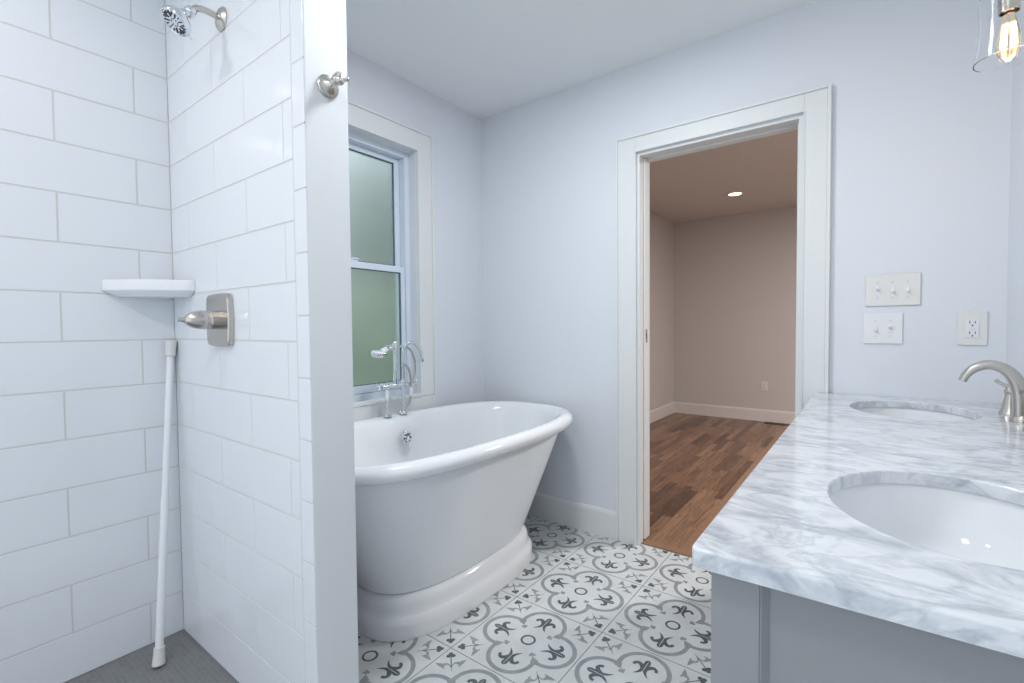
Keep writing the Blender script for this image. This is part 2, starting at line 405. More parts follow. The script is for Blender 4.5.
def pattern():
    """list of (kind, pts, widths, layer, material) in tile units (half tile = 1)"""
    out = []
    def rot(pts, k, off=(0, 0)):
        c, s = math.cos(k), math.sin(k)
        return [(c * x - s * y + off[0], s * x + c * y + off[1]) for x, y in pts]
    for q in range(4):
        a = q * PI / 2
        # lobe arc of the quatrefoil
        cx, r = 0.50, 0.418
        a0 = math.radians(100)
        arc = [(cx + r * math.cos(t), r * math.sin(t)) for t in [-a0 + 2 * a0 * i / 30 for i in range(31)]]
        w = [0.080] * 31
        out.append(('s', rot(arc, a), w, 1, 1))
        d = PI / 4 + a
        out.append(('p', rot([(0.66, 0), (0.58, 0.075), (0.50, 0.03), (0.455, 0), (0.50, -0.03), (0.58, -0.075)], d), None, 1, 1))
        for (u, v) in ((0.41, 0.033), (0.41, -0.033), (0.375, 0)): out.append(('p', rot(disc(u, v, 0.03), d), None, 1, 1))
        out.append(('s', rot([(0.46, 0), (0.38, 0)], d), [0.02, 0.02], 1, 1))
        # fleur in each lobe
        pet = [(0.50, 0), (0.58, 0.028), (0.66, 0.052), (0.72, 0.055), (0.765, 0.034), (0.785, 0), (0.765, -0.034), (0.72, -0.055), (0.66, -0.052), (0.58, -0.028)]
        out.append(('p', rot(pet, a), None, 1, 2))
        out.append(('s', rot([(0.42, 0), (0.60, 0), (0.75, 0)], a), [0.006, 0.012, 0.008], 2, 0))
        for sgn in (1, -1):
            cr = c2([(0.36, 0.125 * sgn), (0.43, 0.062 * sgn), (0.52, 0.028 * sgn), (0.60, 0.058 * sgn), (0.645, 0.125 * sgn), (0.615, 0.185 * sgn), (0.565, 0.190 * sgn)])
            out.append(('s', rot(cr, a), wlerp([0.010, 0.042, 0.066, 0.082, 0.072, 0.052, 0.058], len(cr)), 1, 2))
        # clover and leaves in each corner, measured from the corner towards the centre
        R2 = math.sqrt(2)
        def cn(pts): return rot([(R2 - s, l) for s, l in pts], d)
        for (s, l_) in ((0.165, 0), (0.215, 0.042), (0.215, -0.042)): out.append(('p', cn(disc(s, l_, 0.041)), None, 1, 2))
        out.append(('p', cn(disc(0.205, 0, 0.03)), None, 2, 2))
        out.append(('s', cn([(0.2, 0), (0.42, 0), (0.60, 0)]), [0.02, 0.018, 0.006], 1, 2))
        for sgn in (1, -1):
            lf = c2([(0.52, 0.004 * sgn), (0.44, 0.03 * sgn), (0.405, 0.085 * sgn), (0.43, 0.15 * sgn), (0.40, 0.20 * sgn), (0.355, 0.27 * sgn)])
            out.append(('s', cn(lf), wlerp([0.008, 0.026, 0.04, 0.085, 0.07, 0.01], len(lf)), 1, 1))
            lf = c2([(0.42, 0.13 * sgn), (0.48, 0.15 * sgn), (0.51, 0.115 * sgn)], 4)
            out.append(('s', cn(lf), wlerp([0.05, 0.035, 0.012], len(lf)), 2, 1))
    n = 28
    ring = [(0.122 * math.cos(2 * PI * i / n), 0.122 * math.sin(2 * PI * i / n)) for i in range(n + 1)]
    out.append(('s', ring, [0.040] * (n + 1), 1, 2))
    return out
PAT = pattern()
b = BM()
box(b, -T, XR + T, -3.6, 0.022, -0.06, -0.0012, mi=3)
for i in range(-3, 5):
    for j in range(-7, 3):
        cx, cy = FX + (i + 0.5) * FT, FY + (j - 0.5) * FT
        h = FT / 2
        if cx + h < -0.05 or cx - h > XR + 0.1 or cy - h > 0.02: continue
        if cy < SY and cx < WX - 0.1: continue
        g = 0.0016
        y1 = min(cy + h - g, 0.022)
        x0 = cx - h + g
        if cy < SY: x0 = max(x0, WX + 0.12)
        f = bm_f = b.faces.new([b.verts.new(Vector(p)) for p in ((x0, cy - h + g, 0), (cx + h - g, cy - h + g, 0), (cx + h - g, y1, 0), (x0, y1, 0))])
        f.material_index = 0
        if x0 != cx - h + g: continue
        for kind, pts, w, lay, mi in PAT:
            P = [(cx + x * h, cy + y * h) for x, y in pts]
            if max(p[1] for p in P) > 0.021: 
                if min(p[1] for p in P) > 0.018: continue
                P = [(x, min(y, 0.0215)) for x, y in P]
            z = 0.0002 * lay + 0.000008 * (PAT.index((kind, pts, w, lay, mi)) % 24)
            if kind == 'p': poly2(b, P, z, mi)
            else: strip(b, P, [q * h for q in w], z, mi)
me_floor = struct('floor', b, [ft_white, ft_grey, ft_dark, ft_grout])

# ------------------------------------------------------------------ next room
b = BM(); box(b, -0.055, 4.0, 0.022, 3.95, -0.06, 0.003); struct('floor_next_room', b, wood_m)
b = BM(); box(b, DX0 + 0.002, DX1, 0.020, 0.075, -0.02, 0.0065, 0.002); box(b, 1.256, 1.312, 0.0752, 3.93, -0.02, 0.0042, 0.0005)
struct('trim_2', b, board_m)
b = BM(); box(b, -0.2, -0.055, T, 3.95, 0, H); struct('wall_next_room_left', b, greige)
b = BM(); box(b, -0.2, 4.15, 3.95, 4.1, 0, H); struct('wall_next_room_back', b, greige)
b = BM(); box(b, 4.0, 4.15, T, 3.95, 0, H); struct('wall_next_room_right', b, greige)
b = BM(); box(b, XR + T, 4.15, 0.0, T, 0, H); struct('wall_next_room_front', b, greige)
b = BM(); box(b, -0.2, 4.15, 0.0, 4.1, H, H + 0.1); struct('ceiling_next_room', b, greige_c)
def baseboard(name, axis, a0, a1, plane, sign, h=0.15, m=trim_m):
    prof = [(0, 0), (0.016, 0), (0.016, h - 0.022), (0.012, h - 0.012), (0.010, h - 0.004), (0.006, h), (0, h)]
    bb = BM(); poly = [(plane + sign * d, z) for d, z in prof]
    if axis == 'x': prism(bb, poly, 'x', a0, a1)
    else: prism(bb, poly, 'y', a0, a1)
    struct(name, bb, m)
baseboard('baseboard_back', 'x', 0.0, 0.942, 0.0, -1)
baseboard('baseboard_left', 'y', -1.58, -0.016, 0.0, 1)
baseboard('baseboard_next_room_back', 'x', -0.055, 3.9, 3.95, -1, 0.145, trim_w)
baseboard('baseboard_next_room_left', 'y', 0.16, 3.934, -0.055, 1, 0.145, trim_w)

# ------------------------------------------------------------------ door casing and pocket door
def frame_box(bm, x0, x1, z0, z1, w, y0, y1, bev=0.0015):
    box(bm, x0, x0 + w, y0, y1, z0, z1, bev); box(bm, x1 - w, x1, y0, y1, z0, z1, bev); box(bm, x0 + w, x1 - w, y0, y1, z1 - w, z1, bev)
CX0, CX1, CZ = 0.942, 1.892, 2.141
b = BM()
box(b, CX0 + 0.014, DX0 - 0.004, -0.018, 0, 0, CZ - 0.014, 0.0005); box(b, DX1 + 0.004, CX1 - 0.014, -0.018, 0, 0, CZ - 0.014, 0.002)
box(b, DX0 - 0.004, DX1 + 0.004, -0.018, 0, DZ + 0.004, CZ - 0.014, 0.002)
frame_box(b, CX0, CX1, 0, CZ, 0.014, -0.026, 0, 0.003)      # back band
box(b, DX0 - 0.008, DX0 - 0.002, -0.021, 0, 0, DZ + 0.008, 0.001); box(b, DX1 + 0.002, DX1 + 0.008, -0.021, 0, 0, DZ + 0.008, 0.001)
box(b, DX0 - 0.002, DX1 + 0.002, -0.021, 0, DZ + 0.002, DZ + 0.008, 0.001)
struct('trim_3', b, trim_m)
b = BM()
# split jambs: boards either side of the pocket slot, head with a slot
box(b, DX0, DX0 + 0.012, 0.0, 0.046, 0.0, DZ, 0.001); box(b, DX0, DX0 + 0.012, 0.096, T, 0.004, DZ, 0.001)
box(b, DX1 - 0.016, DX1, 0.0, T, 0.004, DZ, 0.001)
box(b, DX0 + 0.012, DX1 - 0.016, 0.0, 0.046, DZ - 0.014, DZ, 0.001); box(b, DX0 + 0.012, DX1 - 0.016, 0.096, T, DZ - 0.012, DZ, 0.001)
box(b, DX1 - 0.024, DX1 - 0.016, 0.030, 0.046, 0.007, DZ - 0.014, 0.001)
box(b, DX0 + 0.012, DX1 - 0.016, 0.046, 0.096, DZ - 0.004, DZ, 0)
struct('trim_4', b, trim_m)
b = BM(); box(b, DX0 + 0.020 - 0.70, DX0 + 0.020, 0.053, 0.089, 0.014, DZ - 0.012, 0.0015)
pd = struct('door_1', b, trim_m)
b = BM(); box(b, DX0 + 0.0195, DX0 + 0.0222, 0.060, 0.082, 0.93 + 0.14, 1.00 + 0.14, 0.0005); box(b, DX0 + 0.022, DX0 + 0.0235, 0.066, 0.076, 1.09, 1.12, 0.0005, mi=1)
obj('latch_plate', b, [nickel, slot_m], pd)
b = BM()
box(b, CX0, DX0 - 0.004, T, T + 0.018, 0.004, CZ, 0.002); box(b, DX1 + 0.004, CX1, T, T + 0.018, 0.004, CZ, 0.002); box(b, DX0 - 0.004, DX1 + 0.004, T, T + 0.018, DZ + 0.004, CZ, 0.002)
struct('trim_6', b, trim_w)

# ------------------------------------------------------------------ window
b = BM()
yc0, yc1, zc0, zc1 = WY0 - 0.118, WY1 + 0.118, 0.655, WZ1 + 0.118
def casing(bm, y0, y1, z0, z1):
    box(bm, 0, 0.018, y0, y1, z0, z1, 0.002)
casing(b, yc0 + 0.014, WY0 - 0.004, 0.775, zc1 - 0.014); casing(b, WY1 + 0.004, yc1 - 0.014, 0.775, zc1 - 0.014)
casing(b, WY0 - 0.004, WY1 + 0.004, WZ1 + 0.004, zc1 - 0.014); casing(b, yc0 + 0.0, yc1, zc0, 0.7735)
box(b, 0, 0.026, yc0, yc0 + 0.014, 0.775, zc1, 0.003); box(b, 0, 0.026, yc1 - 0.014, yc1, 0.775, zc1, 0.003); box(b, 0, 0.026, yc0 + 0.014, yc1 - 0.014, zc1 - 0.014, zc1, 0.003)
box(b, 0, 0.022, WY0 - 0.008, WY0 - 0.002, WZ0, WZ1 + 0.006, 0.001); box(b, 0, 0.022, WY1 + 0.002, WY1 + 0.008, WZ0, WZ1 + 0.006, 0.001); box(b, 0, 0.022, WY0 - 0.002, WY1 + 0.002, WZ1 + 0.002, WZ1 + 0.008, 0.001)
box(b, -0.02, 0.024, WY0 - 0.01, WY1 + 0.01, 0.7737, 0.792, 0.003)   # lip at the foot of the opening
struct('trim_5', b, trim_m)
win = struct('window_1', (lambda bb: (box(bb, -T, -0.055, WY0, WY0 + 0.030, WZ0, WZ1, 0.001), box(bb, -T, -0.055, WY1 - 0.030, WY1, WZ0, WZ1, 0.001),
      box(bb, -T, -0.055, WY0 + 0.030, WY1 - 0.030, WZ1 - 0.030, WZ1, 0.001), box(bb, -T, -0.055, WY0 + 0.030, WY1 - 0.030, WZ0, WZ0 + 0.036, 0.001), bb)[-1])(BM()), vinyl)
def sash(name, x0, x1, z0, z1, st, rb, rt, pane):
    y0, y1 = WY0 + 0.031, WY1 - 0.031
    bb = BM()
    box(bb, x0, x1, y0, y0 + st, z0, z1, 0.003); box(bb, x0, x1, y1 - st, y1, z0, z1, 0.003)
    box(bb, x0, x1, y0 + st, y1 - st, z0, z0 + rb, 0.003); box(bb, x0, x1, y0 + st, y1 - st, z1 - rt, z1, 0.003)
    s = obj(name, bb, vinyl, win)
    bb = BM(); xm = (x0 + x1) / 2
    g = 0.004
    for a in ((y0 + st, y0 + st + g, z0 + rb, z1 - rt), (y1 - st - g, y1 - st, z0 + rb, z1 - rt), (y0 + st, y1 - st, z0 + rb, z0 + rb + g), (y0 + st, y1 - st, z1 - rt - g, z1 - rt)):
        box(bb, xm - 0.006, xm + 0.008, *a)
    obj('gasket', bb, gasket, s)
    bb = BM(); box(bb, xm - 0.003, xm + 0.003, y0 + st + 0.001, y1 - st - 0.001, z0 + rb + 0.001, z1 - rt - 0.001)
    obj('pane', bb, pane, s)
    return s
sash('upper_sash', -0.128, -0.098, 1.470, WZ1 - 0.031, 0.034, 0.036, 0.028, obscure)
ls = sash('lower_sash', -0.094, -0.062, WZ0 + 0.037, 1.500, 0.026, 0.040, 0.034, obscure)
b = BM(); box(b, -0.092, -0.070, -0.98, -0.90, 1.5002, 1.508, 0.002); tube(b, [(-0.082, -0.94, 1.508), (-0.075, -0.925, 1.516), (-0.072, -0.895, 1.514)], [0.006, 0.005, 0.004])
obj('sash_lock', b, vinyl, ls)
b = BM(); box(b, -0.100, -0.058, WY1 - 0.0298, WY1 - 0.0285, WZ0 + 0.04, WZ1 - 0.034); obj('track_seal', b, gasket, win)

# outside, seen through the obscure glass
b = BM(); box(b, -9, -T - 0.12, -8, 8, -0.4, -0.35); struct('ground', b, lawn)
def shrub(x, y, r, h, m, lab):
    bb = BM(); bmesh.ops.create_icosphere(bb, subdivisions=5, radius=1.0)
    for v in bb.verts:
        n = v.co.normalized()
        k = 1 + 0.10 * math.sin(7 * n.x + 3 * y) * math.sin(6 * n.y + x) + 0.07 * math.sin(17 * n.z + 9 * n.x) + 0.05 * math.sin(31 * n.y + 23 * n.z) + random.uniform(-.03, .03)
        v.co = Vector((n.x * r * k, n.y * r * k, h * 0.5 + n.z * h * 0.5 * k))
    t = thing('shrub', lab, 'shrub', (x, y, -0.35), None)
    obj('foliage', bb, m, t)
    bb = BM(); tube(bb, [(0, 0, 0), (0.03, 0.02, 0.3), (0, 0, 0.6)], [0.05, 0.04, 0.03]); obj('stem', bb, bark, t)
shrub(-1.9, 0.45, 0.8, 1.9, leaf_a, 'light green bush seen blurred through the lower window pane')
shrub(-4.3, 2.9, 1.4, 4.6, leaf_b, 'tall dark green tree seen blurred through the upper window pane')

# ------------------------------------------------------------------ bathtub
TX, TY = 0.462, -0.835
def tail(ring):
    for p in ring:
        if p.y < -0.5: p.y = -0.5 + (p.y + 0.5) * 0.83
    return ring
tub = thing('bathtub', 'white freestanding pedestal tub with rolled rim under the window', 'bathtub', (TX, TY, 0))
b = BM()
prof = [(.252, .462, 0.0, 3.0), (.276, .486, 0.0, 3.0), (.279, .489, .006, 3.0), (.280, .490, .05, 3.0), (.277, .487, .068, 3.0), (.268, .478, .080, 3.0), (.262, .472, .086, 3.0),
        (.260, .470, .100, 3.0), (.258, .468, .122, 3.0), (.253, .463, .136, 3.0), (.243, .453, .147, 3.0), (.225, .435, .151, 3.0), (.20, .41, .150, 3.0)]
rings_mesh(b, [sup(a, c, z, n) for a, c, z, n in prof]); obj('plinth', b, tub_m, tub, sharp=60)
b = BM()
ext = [(.215, .425, .148), (.236, .446, .149), (.243, .456, .158), (.256, .478, .20), (.272, .512, .26), (.293, .556, .34), (.314, .602, .42), (.335, .646, .50), (.354, .684, .57), (.368, .712, .63), (.370, .718, .662)]
rings_mesh(b, [tail(sup(a, c, z, 2.75)) for a, c, z in ext], cap1=False); obj('body', b, tub_o, tub, sharp=60)
b = BM()
N = 128
rim = [(.366, .712, .655), (.385, .735, .650), (.405, .760, .652), (.420, .776, .660), (.427, .784, .672), (.428, .785, .686), (.423, .780, .699), (.412, .768, .708), (.398, .752, .712), (.385, .737, .712), (.374, .724, .708),
       (.364, .712, .698), (.356, .700, .682), (.350, .690, .655), (.342, .676, .61), (.330, .650, .54), (.312, .612, .45), (.290, .565, .36), (.262, .51, .28), (.225, .44, .225), (.16, .33, .20), (.07, .15, .194), (.02, .03, .193)]
rr = []
for k, (a, c, z) in enumerate(rim):
    r_ = sup(a, c, z, 2.75 if k < 12 else 2.6, N)
    # faucet deck: rim broadens a little at the middle of the wall side
    if 2 <= k <= 10:
        for p in r_:
            if p.x < -0.2:
                p.x -= 0.012 * math.exp(-(p.y / 0.18) ** 4)
    if k > 9:
        for p in r_:
            if p.x < 0 and k < 15: p.x += (0.030 if k > 10 else 0.022) * math.exp(-(p.y / 0.16) ** 4)
    rr.append(tail(r_))
rings_mesh(b, rr, cap0=False); obj('basin', b, tub_m, tub, sharp=60)
b = BM(); lathe(b, [(.001, 0), (.030, 0), (.034, .004), (.034, .007), (.026, .010), (.012, .008), (.001, .008)], (-.300, .035, .605), (1, 0, .22), 28)
for k in range(6):
    a = k * PI / 3; q = Vector((-.300, .035, .605)) + Vector((.010, math.cos(a) * .019, math.sin(a) * .019)); ball(b, q, .0055, mi=1, seg=10)
ball(b, (-.288, .035, .605), .009, seg=12); obj('overflow_cover', b, [chrome, dark], tub)
b = BM(); lathe(b, [(.001, 0), (.03, 0), (.034, .003), (.02, .006), (.001, .005)], (0, 0, .1935), (0, 0, 1), 28); obj('drain', b, chrome, tub)

# ------------------------------------------------------------------ tub faucet
fz = 0.7145
fc = thing('tub_faucet', 'chrome deck mounted tub filler with gooseneck spout and white handheld shower', 'faucet', (0.095, -0.81, fz))
ya, yb = -0.050, 0.052
b = BM()
for y in (ya, yb):
    lathe(b, [(.021, 0), (.021, .003), (.012, .007), (.0085, .012), (.0085, .12), (.012, .125), (.012, .14)], (0, y, 0), (0, 0, 1), 24)
obj('riser', b, chrome, fc)
b = BM()
tube(b, [(0, -0.085, .150), (0, .115, .150)], .011, 20)
for y in (ya, yb, 0.0, .10, -.072): ball(b, (0, y, .150), .0155, seg=18)
lathe(b, [(.012, 0), (.012, .05), (.009, .055), (.009, .19), (.013, .195), (.013, .215), (.006, .225)], (0, 0.004, .150), (0, 0, 1), 20)
obj('body', b, chrome, fc)
b = BM()
g = catmull([(0.004, yb, .150), (0.004, yb, .22), (0.004, yb, .30), (0.006, yb + .006, .340), (0.016, yb + .030, .366), (.030, yb + .062, .362), (.040, yb + .084, .325), (.044, yb + .092, .275)], 8)
tube(b, g, .0085, 16); lathe(b, [(.0095, 0), (.0110, .004), (.0110, .018), (.0085, .02)], (.044, yb + .092, .262), (0, 0, 1), 16)
lathe(b, [(.013, 0), (.013, .012), (.009, .02)], (0.004, yb, .160), (0, 0, 1), 18)
obj('spout', b, chrome, fc)
for y, s in ((-0.090, -1), (0.118, 1)):
    b = BM()
    lathe(b, [(.009, 0), (.012, .006), (.012, .016), (.007, .02)], (0, y, .150), (0, s, 0), 18)
    for k in range(4):
        a = PI / 4 + k * PI / 2; d = Vector((math.cos(a), 0, math.sin(a)))
        tube(b, [Vector((0, y + s * .013, .150)), Vector((0, y + s * .013, .150)) + d * .020], [.004, .0035], 8); ball(b, Vector((0, y + s * .013, .150)) + d * .022, .005, seg=10)
    h = obj('cross_handle', b, chrome, fc)
for y in (ya - .014, yb + .040):
    b = BM(); lathe(b, [(.004, 0), (.0085, .004), (.010, .02), (.0085, .040), (.006, .046), (.004, .05)], (0.014, y, .085), (0, 0, 1), 18)
    o = obj('porcelain_lever', b, porc, fc); o['label'] = 'white porcelain lever grip'
b = BM()
tube(b, [(0, 0.004, .345), (0, -.022, .352), (0, -.030, .352)], [.008, .008, .008], 12)
lathe(b, [(.013, -.02), (.015, -.006), (.015, .006), (.013, .02)], (0, -.036, .345), (0, 1, .2), 18)
tube(b, [(0, .0, .34), (0, .045, .352), (0, .075, .346)], [.006, .0065, .007], 10)
obj('cradle', b, chrome, fc)
b = BM()
lathe(b, [(.001, -.016), (.026, -.0155), (.032, -.007), (.032, .008), (.026, .015), (.001, .016)], (0.012, -.113, .318), (.15, .1, 1), 30)
tube(b, [(0.006, -.090, .324), (0, -.060, .335), (0, -.04, .345)], [.015, .014, .012], 16)
hs = obj('handheld_shower', b, porc, fc); hs['label'] = 'white handheld shower head'
b = BM()
lathe(b, [(.0322, -.003), (.0332, 0), (.0322, .003)], (0.012, -.113, .318), (.15, .1, 1), 30, False, False)
for k in range(5): box(b, .040, .0445, -.135 + k * .011, -.129 + k * .011, .311, .318, .0005, mi=1)
obj('nozzle_band', b, [chrome, slot_m], hs)
b = BM(); tube(b, catmull([(0, .075, .346), (.012, .098, .325), (.016, .118, .27), (.014, .118, .20), (.010, .098, .155)], 8), .0055, 12)
tube(b, catmull([(0.002, .060, .26), (.012, .082, .225), (.014, .092, .16), (.010, .094, .09), (.004, .085, .05), (-.012, .06, .018), (-.02, .03, .006)], 8), .0055, 12)
obj('hose', b, nickel, fc)

# ------------------------------------------------------------------ vanity
VX0, VY0 = 1.845, -1.757
CZT = 0.872
van = thing('vanity_cabinet', 'grey painted double vanity cabinet with recessed end panel', 'cabinet', (VX0 + 0.019, VY0 + 0.030, 0))
vw = XR - (VX0 + 0.019) - 0.002; vl = -0.002 - (VY0 + 0.030)
zt = CZT - 0.0250
b = BM()
box(b, 0.05, vw, 0.022, vl, 0.0, 0.10, 0.0); box(b, 0.020, vw - .001, 0.020, vl - .001, 0.10, zt - 0.001 - 0.19, 0.0)
box(b, 0.020, 0.045, 0.020, vl - .001, 0.10, zt - 0.001); box(b, vw - .03, vw - .001, 0.020, vl - .001, 0.10, zt - 0.001)
box(b, 0.045, vw - .03, 0.020, 0.03, 0.10, zt - 0.001); box(b, 0.045, vw - .03, .83, .90, 0.10, zt - 0.001)
obj('carcass', b, cab, van)
b = BM()  # end panel: stiles, rails and recessed centre
box(b, 0.0, 0.058, 0.0, 0.020, 0.0, zt - 0.001, 0.0015); box(b, vw - 0.056, vw, 0.0, 0.020, 0.0, zt - 0.001, 0.0015)
box(b, 0.058, vw - 0.056, 0.0, 0.020, 0.10, 0.17, 0.0015)
box(b, 0.060, vw - 0.058, 0.012, 0.020, 0.17, zt - 0.001, 0)
prism(b, [(0.058, 0.002), (0.060, 0.002), (0.068, 0.0115), (0.068, 0.0125), (0.058, 0.0125)], 'z', 0.17, zt - 0.001)
obj('end_panel', b, cab, van)
b = BM()  # face frame
box(b, 0.0, 0.020, 0.021, 0.075, 0.0, zt - .001, 0.001); box(b, 0, .020, vl - .05, vl, 0, zt - .001, .001)
box(b, 0, .020, .075, vl - .05, zt - .04, zt - .001, .001); box(b, 0, .020, .075, vl - .05, .10, .14, .001)
for y in (0.645, 1.045): box(b, 0, .020, y, y + .04, .14, zt - .04, .001)
obj('face_frame', b, cab, van)
def shaker(bm, y0, y1, z0, z1, r=0.05):
    x0 = -0.018
    box(bm, x0, -0.001, y0, y0 + r, z0, z1, .001); box(bm, x0, -0.001, y1 - r, y1, z0, z1, .001)
    box(bm, x0, -0.001, y0 + r, y1 - r, z0, z0 + r, .001); box(bm, x0, -0.001, y0 + r, y1 - r, z1 - r, z1, .001)
    box(bm, -0.008, -0.001, y0 + r, y1 - r, z0 + r, z1 - r)
def knob(parent, y, z):
    bb = BM(); lathe(bb, [(.005, 0), (.005, .012), (.013, .016), (.014, .022), (.010, .027), (.001, .028)], (-.018, y, z), (-1, 0, 0), 20); obj('knob', bb, nickel, parent)
for y0, y1, ky in ((.078, .358, .33), (.362, .642, .39), (1.088, 1.37, 1.34), (1.374, vl - .052, 1.40)):
    b = BM(); shaker(b, y0, y1, .142, zt - .042); d = obj('door', b, cab, van); knob(d, ky, .66)
for z0, z1 in ((.142, .36), (.364, .58), (.584, zt - .042)):
    b = BM(); shaker(b, .688, 1.042, z0, z1, .035); d = obj('drawer', b, cab, van); knob(d, .865, (z0 + z1) / 2)

SINKS = [(2.140, -0.315), (2.140, -1.385)]
SA, SB = 0.166, 0.207
b = BM()
outer = []
rc = 0.012
x0, x1, y0, y1 = VX0, XR - 0.0015, VY0, -0.0015
for (cx, cy, a0) in ((x0 + rc, y0 + rc, PI), (x1 - .001, y0 + .014, 1.5 * PI), (x1 - .001, y1 - .001, 0), (x0 + .001, y1 - .001, PI / 2)):
    r = rc if a0 == PI else 0.001
    for k in range(5):
        a = a0 + k * PI / 8; outer.append((cx + r * math.cos(a), cy + r * math.sin(a)))
def loop(pts, z):
    vs = [b.verts.new(Vector((x, y, z))) for x, y in pts]
    return [b.edges.new((vs[i], vs[(i + 1) % len(vs)])) for i in range(len(vs))]
es = loop(outer, CZT)
for sx, sy in SINKS:
    es += loop([(sx + SA * math.cos(2 * PI * i / 72), sy + SB * math.sin(2 * PI * i / 72)) for i in range(72)], CZT)
r = bmesh.ops.triangle_fill(b, use_beauty=True, edges=es)
tf = [g_ for g_ in r['geom'] if isinstance(g_, bmesh.types.BMFace)]
bmesh.ops.recalc_face_normals(b, faces=tf)
ex = bmesh.ops.extrude_face_region(b, geom=tf)
vs = [v for v in ex['geom'] if isinstance(v, bmesh.types.BMVert)]
bmesh.ops.translate(b, verts=vs, vec=(0, 0, -0.0250))
bmesh.ops.recalc_face_normals(b, faces=b.faces)
be = [e for e in b.edges if len(e.link_faces) == 2 and abs(e.verts[0].co.z - CZT) < 1e-5 and abs(e.verts[1].co.z - CZT) < 1e-5 and abs(e.calc_face_angle(0)) > 1.2]
bmesh.ops.bevel(b, geom=be, offset=0.0045, segments=3, affect='EDGES', profile=0.5)
ct = tag(obj('countertop', b, marble_m, sharp=30), 'white and grey veined marble countertop with two oval sink cutouts on the vanity', 'countertop')
for (sx, sy), lab in zip(SINKS, ('white oval undermount sink nearer the doorway wall, far end of the vanity', 'white oval undermount sink nearer the viewer, large in front of the marble top')):
    t = thing('sink', lab, 'sink', (sx, sy, 0), 'undermount sinks in the vanity top')
    b = BM(); zt0 = CZT - 0.0253
    pr = [(.030, .0), (.030, -.012), (.006, -.014), (.004, -.05), (-.010, -.09), (-.040, -.125), (-.08, -.148), (-.12, -.158), (-.145, -.160)]
    inn = [(.020, .0), (.006, .0), (.004, -.006), (.001, -.02), (-.006, -.05), (-.020, -.085), (-.048, -.116), (-.085, -.138), (-.120, -.147), (-.143, -.149)]
    def ov(d, z): return [Vector(((SA + d) * math.cos(2 * PI * i / 72), (SB + d) * math.sin(2 * PI * i / 72), zt0 + z)) for i in range(72)]
    rings_mesh(b, [ov(d, z) for d, z in reversed(pr)] + [ov(d, z) for d, z in inn]); obj('bowl', b, porc, t, sharp=60)
    b = BM(); lathe(b, [(.001, 0), (.026, 0), (.029, .003), (.022, .005), (.019, .001), (.001, .001)], (0, 0, zt0 - .1485), (0, 0, 1), 28); obj('drain', b, nickel, t)
    b = BM()
    for dy in (-.022, 0, .022): lathe(b, [(.007, 0), (.007, .002), (.001, .002)], (SA - .017, dy, zt0 - .045), (-1, 0, .3), 14)
    obj('overflow_hole', b, slot_m, t)
    # widespread faucet
    nf = thing('sink_faucet', ('brushed nickel widespread faucet with arched spout behind the far sink' if sy > -1 else 'brushed nickel widespread faucet behind the near sink, at the right edge'), 'faucet', (2.380, (-.415 if sy > -1 else -1.385), CZT), 'widespread nickel faucets')
    b = BM()
    lathe(b, [(.027, 0), (.027, .006), (.025, .012), (.022, .022)], (0, 0, 0), (0, 0, 1), 28)
    path = catmull([(0.000, 0, .018), (-.002, 0, .06), (-.008, 0, .10), (-.022, 0, .134), (-.045, 0, .156), (-.074, 0, .163), (-.101, 0, .152), (-.118, 0, .134), (-.128, 0, .112)], 6)
    n_ = len(path); rs = []
    for k, p in enumerate(path):
        t_ = (path[min(k + 1, n_ - 1)] - path[max(k - 1, 0)]).normalized(); nv = Vector((0, 1, 0)); up = nv.cross(t_).normalized()
        s = k / (n_ - 1); wy = .022 - .003 * s; wu = .021 - .012 * s
        rs.append([p + nv * (wy * math.copysign(abs(math.cos(a)) ** .6, math.cos(a))) + up * (wu * math.copysign(abs(math.sin(a)) ** .6, math.sin(a))) for a in [2 * PI * i / 24 for i in range(24)]])
    rings_mesh(b, rs); obj('spout', b, nickel, nf)
    b = BM(); tube(b, [(.020, 0, .05), (.020, 0, .118)], .0028, 10); ball(b, (.020, 0, .120), .006, seg=12); obj('lift_rod', b, nickel, nf)
    for dy in (.150, -.150):
        b = BM()
        lathe(b, [(.027, 0), (.027, .004), (.024, .010), (.019, .028), (.014, .052), (.0125, .064), (.015, .068), (.015, .074), (.012, .080), (.010, .088), (.001, .091)], (0, dy, 0), (0, 0, 1), 24)
        h = obj('valve_handle', b, nickel, nf)
        b = BM(); q = catmull([(.002, dy, .083), (-.010, dy + .004 * (1 if dy > 0 else -1), .090), (-.020, dy + .010 * (1 if dy > 0 else -1), .095), (-.031, dy + .016 * (1 if dy > 0 else -1), .104)], 5)
        tube(b, q, wlerp([.0085, .0075, .007, .0085], len(q)), 12, squash=(1.15, .7)); obj('lever', b, nickel, h)

# ------------------------------------------------------------------ switches and outlets
def plate(name, lab, x0, x1, z0, z1, cat, m, rnd=.003):
    t = thing(name, lab, cat, ((x0 + x1) / 2, -0.0005, (z0 + z1) / 2)); w, h = (x1 - x0) / 2, (z1 - z0) / 2
    bb = BM(); box(bb, -w, w, -.006, 0, -h, h, rnd, seg=3); obj('cover_plate', bb, m, t)
    return t, w, h
def toggles(t, xs, ups):
    for x, u in zip(xs, ups):
        bb = BM(); box(bb, x - .007, x + .007, -.0072, -.005, -.016, .016, .0008); s = obj('switch_collar', bb, plate2_m, t)
        bb = BM(); prism(bb, [(-.005, -.0055 - .002), (-.005, .0055), (-.019, .004 + .008 * u), (-.019, -.002 + .008 * u)], 'x', x - .0048, x + .0048, bev=.001); obj('toggle', bb, plate2_m, t)
    for x in xs:
        for z in (-.030, .030):
            bb = BM(); lathe(bb, [(.0032, 0), (.0032, .001), (.001, .0012)], (x, -.006, z), (0, -1, 0), 12); obj('screw', bb, trim_w, t)
